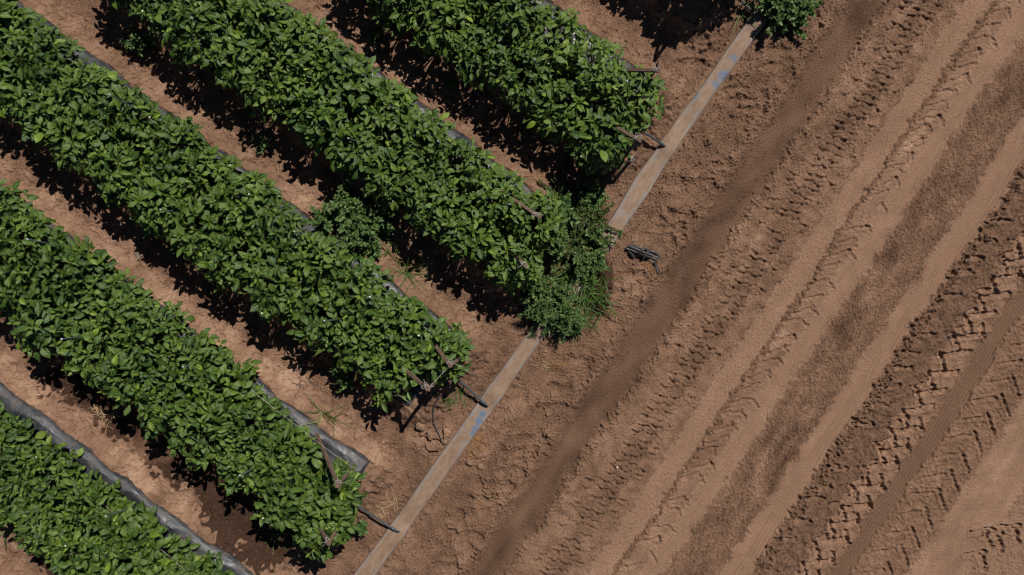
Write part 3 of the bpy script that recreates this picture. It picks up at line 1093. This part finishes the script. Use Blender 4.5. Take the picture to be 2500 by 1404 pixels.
# ------------------------------------------------------------------ weeds and grass
def weed(kind, px, py, rad, hgt, n_stem, label, seedv, group='weeds between the rows', scale=1.0, dens=2.3, z0=None):
    r = np.random.default_rng(seedv)
    gz = float(zat(px, py)) if z0 is None else z0
    w = WX(px, py, 0)
    nm = {'broad': 'broadleaf_weed', 'creep': 'creeping_weed', 'feather': 'fine_leaved_weed'}[kind]
    root = thing(nm, label, 'weed', (w[0], w[1], gz), group)
    stems, B, A, N, L, W, Yv, Tn = [], [], [], [], [], [], [], []
    for i in range(n_stem):
        az = i * 2.4 + r.normal(0, .3)
        out = np.array([math.cos(az), math.sin(az), 0])
        rr = rad * math.sqrt((i + .6) / n_stem) * r.choice([.7, .9, 1.05, 1.3]) * r.uniform(.85, 1.1)
        hh = hgt * (1 - .55 * (rr / rad) ** 2) * r.uniform(.75, 1.1) if kind != 'creep' else hgt * r.uniform(.4, 1)
        p = smooth_path([np.zeros(3), out * rr * .35 + UP * hh * .55, out * rr * .8 + UP * hh * .95, out * rr + UP * hh], 10)
        p[:, 2] = np.maximum(p[:, 2], .006)
        stems.append((p, np.linspace(.0035, .0014, 10) * (1.0 if kind != 'creep' else .8)))
        ln = np.linalg.norm(np.diff(p, axis=0), axis=1).sum()
        sp = {'broad': .013, 'creep': .0065, 'feather': .006}[kind] / dens
        k = max(4, int(ln / sp))
        for j in range(k):
            t = .12 + .88 * (j + r.random()) / k
            q = t * 9; i0 = min(int(q), 8); P = p[i0] * (1 - q + i0) + p[i0 + 1] * (q - i0)
            tg = unit(p[i0 + 1] - p[i0])
            a2 = j * 2.4 + r.normal(0, .4)
            sd = unit(np.cross(tg, [.2, .1, 1.0])); sd2 = np.cross(tg, sd)
            rd = math.cos(a2) * sd + math.sin(a2) * sd2
            B.append(P); A.append(rd * .85 + tg * .5 + UP * .22); N.append(UP + rd * .2 + r.normal(0, .3, 3))
            size = 1.08 * {'broad': .044, 'creep': .021, 'feather': .038}[kind] * scale * (1.25 - .7 * t) * r.uniform(.7, 1.2)
            L.append(size); W.append(size * {'broad': .72, 'creep': .62, 'feather': .30}[kind])
            Yv.append(np.clip(.55 * (t - .55), 0, 1) + (.55 if r.random() < (.10 if kind == 'creep' else .04) else 0)); Tn.append(np.clip(r.normal(.5, .25), 0, 1))
        if kind == 'broad' and r.random() < .7:       # pale seed spikes
            for j in range(12):
                P = p[-1] + r.normal(0, .009, 3) * scale
                B.append(P); A.append(UP + r.normal(0, .8, 3)); N.append(r.normal(0, 1, 3)); L.append(.009 * scale); W.append(.005 * scale); Yv.append(1.0); Tn.append(.8)
    n = len(B)
    tpl = {'broad': TPL_LOBE, 'creep': TPL_ROUND, 'feather': TPL_SMALL}[kind]
    mat = M_PURS if kind == 'creep' else M_WEED
    lv = leaves(tpl, np.array(B), np.array(A), np.array(N), np.array(L), np.array(W), r.normal(.4, .4, n), np.abs(r.normal(.2, .15, n)), np.array(Tn), np.clip(np.array(Yv), 0, 1), r)
    obj('foliage', leaf_mesh('weed_foliage', [lv], mat), root)
    v, f = tubes(stems, 5)
    obj('stem', mesh('weed_stem', v, f, M_RSTEM if kind == 'creep' else M_STEM), root)


def grass(px, py, n, l0, l1, wid, label, seedv, spread=.02, lean=.6, dry=.15, curl=1.1, group='grass tufts between the rows', z0=None):
    r = np.random.default_rng(seedv)
    w = WX(px, py, 0)
    gz = (float(zat(px, py)) if z0 is None else z0)
    az = r.random(n) * 6.28
    out = np.stack([np.cos(az), np.sin(az), np.zeros(n)], 1)
    ti = np.clip(r.normal(lean, .25, n), .08, 1.35)
    A = out * np.sin(ti)[:, None] + UP * np.cos(ti)[:, None]
    N = UP * np.sin(ti)[:, None] - out * np.cos(ti)[:, None] + r.normal(0, .15, (n, 3))
    B = np.stack([r.normal(0, spread, n), r.normal(0, spread, n), np.zeros(n)], 1)
    L = r.uniform(l0, l1, n)
    lv = leaves(TPL_BLADE, B, A, N, L, np.full(n, wid) * r.uniform(.7, 1.2, n), np.abs(r.normal(curl, .4, n)), np.full(n, .35), np.clip(r.normal(.5, .3, n), 0, 1), np.where(r.random(n) < dry, r.uniform(.5, 1, n), 0.05), r, .0)
    o = obj('grass_tuft', leaf_mesh('grass_tuft', [lv], M_GRASS), None, (w[0], w[1], gz - .004))
    tag(o, label, 'grass', group)


weed('broad', 352, 112, .115, .16, 11, 'leafy weed half in shadow in the uppermost left furrow', 1)
weed('broad', 850, 500, .15, .30, 18, 'tall leafy weed, highest of the clump in the middle furrow', 2, scale=.95)
weed('broad', 805, 545, .13, .20, 15, 'low leafy weed on the left side of the middle furrow clump', 3, scale=.85)
weed('broad', 885, 560, .19, .30, 26, 'largest leafy weed with pale seed spikes in the middle furrow clump', 4)
weed('broad', 930, 540, .12, .24, 11, 'leafy weed at the shaded right side of the middle furrow clump', 5)
weed('feather', 850, 620, .12, .20, 18, 'fine-leaved weed at the foot of the middle furrow clump', 6)
weed('broad', 1103, 208, .05, .05, 6, 'small seedling in the deep shadow under the top row', 7, scale=.7)
weed('broad', 915, 95, .045, .05, 6, 'small seedling in the shadow at the top of the furrow', 8, scale=.7)
weed('feather', 645, 352, .085, .07, 10, 'dry sparse weed in the shadow beside the weedy row', 9, dens=.5)
weed('creep', 1395, 505, .22, .06, 44, 'dark creeping weed mat, upper left half beside the brown stake', 10, 'weeds at the weedy row end', dens=2.3, z0=.03)
weed('creep', 1447, 540, .15, .07, 30, 'dark creeping weed mat touching the hose', 11, 'weeds at the weedy row end', dens=2.3, z0=.02)
weed('creep', 1402, 595, .20, .12, 36, 'dark creeping weed mat above the grass tuft', 12, 'weeds at the weedy row end', dens=2.3, z0=.03)
weed('broad', 1368, 535, .13, .18, 13, 'bright leafy weed growing through the creeping mat', 13, 'weeds at the weedy row end', scale=1.1)
weed('broad', 1345, 600, .14, .28, 16, 'leafy weed between the last pepper leaves and the creeping mat', 14, 'weeds at the weedy row end')
weed('broad', 1360, 720, .13, .22, 14, 'low leafy weed among the grass under the string bow stake', 60, 'weeds at the weedy row end', scale=.8)
weed('feather', 1325, 748, .17, .26, 46, 'fine-leaved weed, left one below the grass by the hose', 15, 'weeds at the weedy row end', dens=1.1)
weed('feather', 1378, 772, .16, .22, 36, 'fine-leaved weed, right one below the grass by the hose', 16, 'weeds at the weedy row end', dens=1.1)
weed('feather', 1315, 700, .10, .22, 18, 'fine-leaved weed under the string bow stake', 17, 'weeds at the weedy row end', dens=1.1)
weed('broad', 1398, 797, .07, .10, 9, 'low leafy weed with yellowing leaf at the lowest edge of the clump', 18, 'weeds at the weedy row end', scale=.9)
weed('broad', 1895, 25, .22, .26, 26, 'leafy weed over the hose end at the top right', 19, 'weeds at the hose', scale=1.05)
weed('broad', 1930, 50, .13, .18, 12, 'outermost leafy weed at the top right, beside the dark strip', 20, 'weeds at the hose', scale=1.05)
weed('feather', 838, 885, .09, .13, 16, 'fine-leaved weed hugging the row with string-joined stakes, upper', 21)
weed('broad', 848, 930, .075, .13, 11, 'seeding weed below the row with string-joined stakes', 22, scale=.8)
weed('broad', 888, 1280, .05, .16, 8, 'small bright weed at the V stake row end', 23, scale=.8)
weed('broad', 1510, 570, .028, .04, 4, 'tiny sprig growing on the road side of the hose', 24, 'weeds at the hose', scale=.6)
weed('feather', 1440, 482, .12, .12, 20, 'feathery weed at the upper corner of the creeping mat', 61, 'weeds at the weedy row end')
weed('broad', 1452, 592, .12, .20, 14, 'leafy weed leaning over the hose beside the wet patch', 62, 'weeds at the weedy row end', scale=.8)
weed('feather', 1420, 640, .12, .20, 22, 'feathery weed in the middle of the clump by the hose', 63, 'weeds at the weedy row end')
weed('broad', 1305, 705, .12, .26, 14, 'leafy weed filling the gap under the string bow stake', 64, 'weeds at the weedy row end', scale=.85)
weed('feather', 785, 595, .10, .16, 14, 'feathery weed where the furrow clump meets the pepper row', 65)
weed('broad', 915, 605, .10, .16, 11, 'ragged leafy weed at the lower right of the furrow clump', 66, scale=.85)
weed('broad', 1958, 22, .11, .14, 9, 'ragged low weed at the right of the top-right bush', 67, 'weeds at the hose', scale=.9)
weed('feather', 1440, 640, .13, .16, 18, 'feathery weed spilling over the hose above the wet patch', 68, 'weeds at the weedy row end')
weed('feather', 170, 1392, .06, .10, 10, 'weed on the lower side of the bottom-left corner row', 25)

grass(1000, 668, 34, .12, .24, .0045, 'sprawling dry grass tuft in the middle furrow', 31, .02, 1.0, .45, .5)
grass(950, 612, 14, .10, .18, .004, 'thin grass sprig below the middle furrow weed clump', 32, .02, .8, .3, .6)
grass(1402, 655, 95, .08, .24, .0075, 'tall green grass tuft over the hose, upper', 33, .06, .75, .08, .8, 'grass tufts by the hose')
grass(1440, 708, 80, .08, .22, .0075, 'green grass tuft spilling onto the wet patch', 34, .05, .8, .08, .8, 'grass tufts by the hose')
grass(1345, 690, 60, .08, .22, .007, 'green grass tuft beside the string bow stake', 35, .05, .8, .05, .8, 'grass tufts by the hose')
grass(1415, 768, 80, .07, .20, .0068, 'green grass tuft at the lower right of the weed clump', 36, .05, .85, .1, .8, 'grass tufts by the hose')
grass(1805, 35, 14, .10, .26, .005, 'grass sprig beside the kinked hose at the top', 37, .012, .9, .35, .7, 'grass tufts by the hose')
grass(1130, 958, 34, .07, .16, .0038, 'grass tuft growing over the open drip tube', 38, .03, .8, .1, .7)
grass(1098, 968, 18, .06, .12, .0035, 'thin grass tuft left of the open drip tube', 39, .025, .8, .1, .7)
grass(787, 1004, 9, .14, .26, .006, 'long-stalked grass beside the wrinkled plastic, left', 40, .006, 1.1, .3, .3)
grass(815, 1022, 8, .14, .26, .006, 'long-stalked grass beside the wrinkled plastic, right', 41, .006, 1.1, .3, .3)
grass(712, 825, 8, .10, .18, .0045, 'wispy grass on the soil above the pale root', 42, .006, 1.1, .3, .7)
grass(668, 1308, 12, .08, .20, .005, 'grass sprig in the wet soil near the V stakes', 43, .008, 1.15, .35, .5)
grass(640, 1262, 6, .10, .16, .004, 'thin grass in the wet furrow shade', 44, .006, 1.0, .3, .5)
grass(1512, 118, 22, .04, .09, .0035, 'small grass tuft at the sunny side of the top row', 45, .02, .9, .2, .7)
grass(14, 1298, 14, .08, .20, .0045, 'grass at the left edge under the corner row', 46, .012, 1.0, .2, .7)
grass(1240, 636, 10, .10, .18, .004, 'thin grass blades in the shade by the weedy row end', 47, .02, .9, .2, .7)
grass(765, 1170, 5, .16, .24, .006, 'grass stalks rising through the V stake row', 48, .02, .5, .2, .6, 'grass tufts between the rows', .36)


# ------------------------------------------------------------------ small dry things on the soil
def bits(name, px, py, n, l0, l1, rad, spread, mat, label, cat, seedv, dirx=None, group='dry plant scraps on the soil'):
    r = np.random.default_rng(seedv)
    L = []
    gz = float(zat(px, py))
    w = WX(px, py, 0)
    for i in range(n):
        c = r.normal(0, spread, 2)
        a = r.random() * 6.28 if dirx is None else dirx + r.normal(0, .22)
        ln = r.uniform(l0, l1)
        p = np.zeros((7, 3)); ang = a
        q = np.array([c[0], c[1]])
        for k in range(7):
            zc = zw(w[0] + q[0], w[1] + q[1]) - gz
            p[k] = (q[0], q[1], zc + .003 + .006 * math.sin(k / 6 * math.pi) * r.random())
            ang += r.normal(0, .35)
            q = q + np.array([math.cos(ang), math.sin(ang)]) * ln / 6
        L.append((p, rad * r.uniform(.6, 1.2)))
    v, f = tubes(L, 4)
    tag(obj(name, mesh(name, v, f, mat), None, (w[0], w[1], gz)), label, cat, group)


bits('dry_root', 745, 882, 9, .12, .26, .0017, .012, M_ROOT, 'long pale orange dry root on the soil between two rows', 'root', 1, math.radians(8))
bits('dry_root', 1318, 438, 12, .05, .12, .0014, .02, M_ROOT, 'orange root fibres in the furrow above the creeping weed', 'root', 2)
bits('dry_root', 1422, 450, 12, .05, .14, .0015, .02, M_ROOT, 'orange root fibres beside the Y-shaped shadow', 'root', 3)
bits('dry_root', 1362, 888, 14, .04, .12, .0012, .03, M_ROOT, 'scattered orange root fibres right of the hose below the weeds', 'root', 4)
bits('dry_root', 1168, 1075, 40, .04, .10, .0012, .016, M_ROOT, 'orange tangle of root fibres at the hose edge, upper', 'root', 5)
bits('dry_root', 1165, 1112, 22, .05, .12, .0011, .022, M_ROOT, 'orange tangle of root fibres among clods, lower', 'root', 6)
bits('straw', 962, 1226, 9, .06, .12, .0018, .012, M_STRAW, 'yellow straw left of the hose near the lowest drip tube', 'straw', 7)
bits('straw', 265, 1018, 12, .05, .12, .0018, .02, M_STRAW, 'yellow straw on the wet soil below the V stake row', 'straw', 8)
bits('straw', 237, 998, 14, .015, .04, .0022, .014, M_STRAW, 'small yellow chaff on the wet furrow', 'straw', 9)
bits('straw', 935, 1250, 16, .012, .03, .0028, .018, M_STRAW, 'pale chips on the soil near the lowest drip tube', 'straw', 10)
bits('straw', 1328, 885, 20, .012, .03, .0024, .02, M_STRAW, 'yellow chips right of the hose below the weeds', 'straw', 11)
bits('straw', 550, 300, 20, .015, .04, .0018, .03, M_STRAW, 'yellow chaff in the shaded furrow near the top', 'straw', 12)
bits('dry_root', 1582, 652, 14, .03, .07, .0013, .012, M_ROOT, 'orange fibres just below the black hose bundle', 'root', 13)
bits('straw', 1782, 695, 1, .08, .09, .0012, .001, M_STRAW, 'single pale curved straw on the rough track', 'straw', 14, math.radians(65))
bits('straw', 2322, 820, 12, .03, .07, .0010, .014, M_TIE, 'tangle of white fibres on the deep tread track', 'fibre', 15)
bits('straw', 336, 622, 8, .02, .05, .0022, .006, M_TIE, 'white shredded scrap on the furrow soil at the left', 'scrap', 16)
bits('dry_root', 298, 125, 7, .05, .10, .0014, .014, M_ROOT, 'orange root near the top-left furrow weed', 'root', 17)
bits('dry_root', 850, 485, 8, .05, .10, .0013, .012, M_ROOT, 'orange root fibres at the upper edge of the furrow clump', 'root', 18)
bits('dry_root', 1230, 745, 14, .03, .08, .0013, .03, M_ROOT, 'reddish fibres left of the fine-leaved weeds', 'root', 19)
bits('straw', 740, 925, 10, .03, .10, .0014, .02, M_OLDPIPE, 'dark dead stalks on the pale soil patch', 'stalk', 20)


def rock(name, px, py, rx, ry, rz, mat, label, cat, seedv, group):
    r = np.random.default_rng(seedv)
    nu, nv = 10, 7
    V = []
    k = r.normal(0, 1, (6, 3)); ph = r.random(6) * 6.28
    for i in range(nv):
        th = math.pi * (i + .02) / (nv - .96)
        for j in range(nu):
            a = 2 * math.pi * j / nu
            d = np.array([math.sin(th) * math.cos(a), math.sin(th) * math.sin(a), math.cos(th)])
            q = 1 + .15 * np.sin((k @ d) * 2.2 + ph).sum() / 1.6
            V.append(d * [rx, ry, rz] * q)
    idx = np.arange(nu * nv).reshape(nv, nu)
    f = np.stack([idx[:-1], idx[1:], np.roll(idx, -1, 1)[1:], np.roll(idx, -1, 1)[:-1]], -1).reshape(-1, 4)
    w = WX(px, py, 0)
    o = obj(name, mesh(name, np.array(V), f, mat, smooth=False), None, (w[0], w[1], float(zat(px, py)) + rz * .3))
    o.rotation_euler = (0, 0, r.random() * 6)
    tag(o, label, cat, group)


rock('stone', 1172, 1138, .026, .022, .020, M_STONE, 'round tan stone right of the hose among clods', 'stone', 1, 'stones on the soil')
rock('stone', 1336, 1012, .016, .013, .012, M_STONE, 'lone small stone on the headland soil right of the hose', 'stone', 2, 'stones on the soil')
rock('stone', 1146, 1128, .022, .016, .014, M_STONE, 'clod between the hose and the round tan stone', 'clod', 3, 'stones on the soil')
rock('stone', 1507, 1141, .006, .006, .005, M_CAP, 'tiny white pebble on the tread track', 'stone', 4, 'stones on the soil')
rock('stone', 1158, 1105, .016, .013, .012, M_STONE, 'small clod above the round tan stone', 'clod', 5, 'stones on the soil')
rock('stone', 1618, 458, .010, .010, .009, M_STONE, 'pale pebble right of the hose near the lone shadow', 'stone', 6, 'stones on the soil')
rock('stone', 478, 780, .020, .017, .016, M_STONE, 'grey lump on the plastic edge in the V stake row', 'clod', 7, 'stones on the soil')
rock('stone', 640, 882, .018, .015, .010, M_STONE, 'flat clod beside the plastic edge near the pale root', 'clod', 8, 'stones on the soil')
rock('stone', 38, 1335, .035, .024, .012, M_STONE, 'flat pale clod at the left edge under the corner row', 'clod', 9, 'stones on the soil')
rock('stone', 1027, 1040, .034, .030, .020, M_STONE, 'largest clod left of the feeder line', 'clod', 10, 'stones on the soil')
rock('stone', 1086, 1078, .022, .022, .018, M_STONE, 'clod at the end of the feeder line', 'clod', 11, 'stones on the soil')
rock('stone', 1050, 1062, .018, .034, .013, M_STONE, 'long pale clod beside the feeder line', 'clod', 12, 'stones on the soil')
rock('stone', 1092, 1105, .018, .020, .015, M_STONE, 'clod wedged against the left side of the hose', 'clod', 13, 'stones on the soil')

r = np.random.default_rng(9)
w = WX(1446, 560, .06)
lv = leaves(TPL_BIG, np.zeros((1, 3)), np.array([[.5, -.7, .1]]), np.array([[.3, .2, 1.0]]), np.array([.075]), np.array([.052]), np.array([.9]), np.array([.5]), np.array([.5]), np.array([0.]), r)
o = obj('dead_leaf', leaf_mesh('dead_leaf', [lv], M_DEADLEAF), None, tuple(w))
tag(o, 'curled brown dead leaf on the creeping weed mat', 'leaf')


def build_crumbs():
    """loose soil crumbs, far too many to count"""
    r = np.random.default_rng(77)
    V, F, o = [], [], 0
    base = np.array([(1, 0, 0), (0, 1, 0), (-1, 0, 0), (0, -1, 0), (0, 0, 1), (0, 0, -1.0)])
    tri = np.array([(0, 1, 4), (1, 2, 4), (2, 3, 4), (3, 0, 4), (1, 0, 5), (2, 1, 5), (3, 2, 5), (0, 3, 5)])
    pts = []
    for (n, q0, q1, kind) in ((26000, 1572, 1740, 0), (2500, 1726, 1804, 0), (3000, 1796, 1834, 0), (12000, 1830, 1968, 0), (700, 2018, 2040, 0), (500, 2040, 2078, 0), (4000, 2296, 2330, 0), (6000, 2330, 2462, 0), (2500, 2512, 2620, 0), (1500, 2740, 2900, 0)):
        q = r.uniform(q0, q1, n); rr = r.uniform(-620, 1480, n)
        pts.append(np.stack([.834 * q + .552 * rr, .552 * q - .834 * rr], 1))
    n = 26000
    s = r.uniform(-50, 1525, n); p = r.uniform(-900, 1150, n)
    pts.append(np.stack([.8 * s - .6 * p, .6 * s + .8 * p], 1))
    n = 12000
    s = r.uniform(1415, 1525, n); p = r.uniform(-900, 1150, n)
    pts.append(np.stack([.8 * s - .6 * p, .6 * s + .8 * p], 1))
    for (x, y, sd, n) in ((1060, 1075, 38, 160), (1160, 1105, 34, 200), (1585, 655, 32, 160), (1130, 1000, 50, 120), (640, 860, 50, 120)):
        pts.append(np.stack([r.normal(x, sd, n), r.normal(y, sd, n)], 1))
    pts = np.vstack(pts)
    ok = (pts[:, 0] > -180) & (pts[:, 0] < 2680) & (pts[:, 1] > -200) & (pts[:, 1] < 1600) & (np.abs(.817 * pts[:, 0] + .576 * pts[:, 1] - 1538) > 24)
    pts = pts[ok]
    # none on the plastic
    pp = -.6 * pts[:, 0] + .8 * pts[:, 1]; ss_ = .8 * pts[:, 0] + .6 * pts[:, 1]
    on = np.zeros(len(pts), bool)
    for k, pc in ROWC.items():
        on |= (np.abs(pp - pc) < 120) & (ss_ < ROWEND[k])
    pts = pts[~on]
    n = len(pts)
    size = np.minimum(.0017 * np.exp(r.normal(0, .55, n)) + .0010, .011)
    z = zat(pts[:, 0], pts[:, 1]) + size * .35
    c = np.stack([(pts[:, 0] - 1250) * S, (702 - pts[:, 1]) * S, z], 1)
    a = r.random(n) * 6.28
    v = base[None] * r.uniform(.7, 1.3, (n, 6, 1)) * size[:, None, None] * np.array([1, .85, .75])
    v = np.stack([v[..., 0] * np.cos(a)[:, None] - v[..., 1] * np.sin(a)[:, None], v[..., 0] * np.sin(a)[:, None] + v[..., 1] * np.cos(a)[:, None], v[..., 2]], -1) + c[:, None]
    f = (tri[None] + (np.arange(n) * 6)[:, None, None]).reshape(-1, 3)
    i = np.clip(((c[:, 0] - X0) / DX).astype(int), 0, NX - 1); j = np.clip(((c[:, 1] - Y0) / DX).astype(int), 0, NY - 1)
    tone = np.repeat(np.clip(T[j, i] + r.normal(.05, .10, n), 0, 1), 6)
    o = obj('soil_crumbs', mesh('soil_crumbs', v.reshape(-1, 3), f, M_SOIL, {'tone': ('FLOAT', tone)}, smooth=False))
    o['kind'] = 'stuff'
    o['label'] = 'loose brown soil crumbs scattered over the tracks and headland'
    o['category'] = 'soil'


build_crumbs()


# ------------------------------------------------------------------ folded black hose bundle
def build_bundle():
    base = WX(1567, 625, 0)
    gz = float(zat(1567, 625))
    root = thing('hose_bundle', 'bundle of folded black hose tied up, lying on the road side', 'hose bundle', (base[0], base[1], gz))

    def P(x, y, z):
        q = WX(x, y, 0)
        return np.array([q[0] - base[0], q[1] - base[1], z])
    runs = [
        [(1532, 602, .014), (1552, 611, .022), (1580, 622, .02), (1611, 630, .012)],
        [(1528, 607, .03), (1548, 614, .036), (1575, 624, .034), (1604, 634, .012)],
        [(1544, 599, .02), (1560, 605, .028), (1582, 612, .022), (1604, 620, .02), (1610, 629, .014)],
        [(1530, 612, .012), (1552, 618, .014), (1578, 629, .014), (1598, 640, .012), (1603, 636, .02)],
        [(1533, 613, .024), (1540, 618, .02), (1548, 628, .012)],
        [(1596, 639, .022), (1600, 648, .014), (1607, 667, .010)],
        [(1531, 600, .036), (1545, 606, .046), (1570, 617, .048), (1592, 624, .034)],
    ]
    L = [(smooth_path([P(*q) for q in rr], 18), .0092) for rr in runs]
    v, f = tubes(L, 10)
    obj('hose', mesh('bundle_hose', v, f, M_OLDPIPE), root)
    for rr in ([(1552, 618, .014), (1559, 617, .052), (1566, 611, .062), (1574, 609, .04), (1579, 609, .012)],
               [(1569, 635, .006), (1571, 626, .048), (1577, 618, .058), (1584, 612, .036), (1588, 611, .01)]):
        v, f = tubes([(smooth_path([P(*q) for q in rr], 18), .0072)], 10)
        obj('binding', mesh('binding', v, f, M_OLDPIPE), root)


build_bundle()
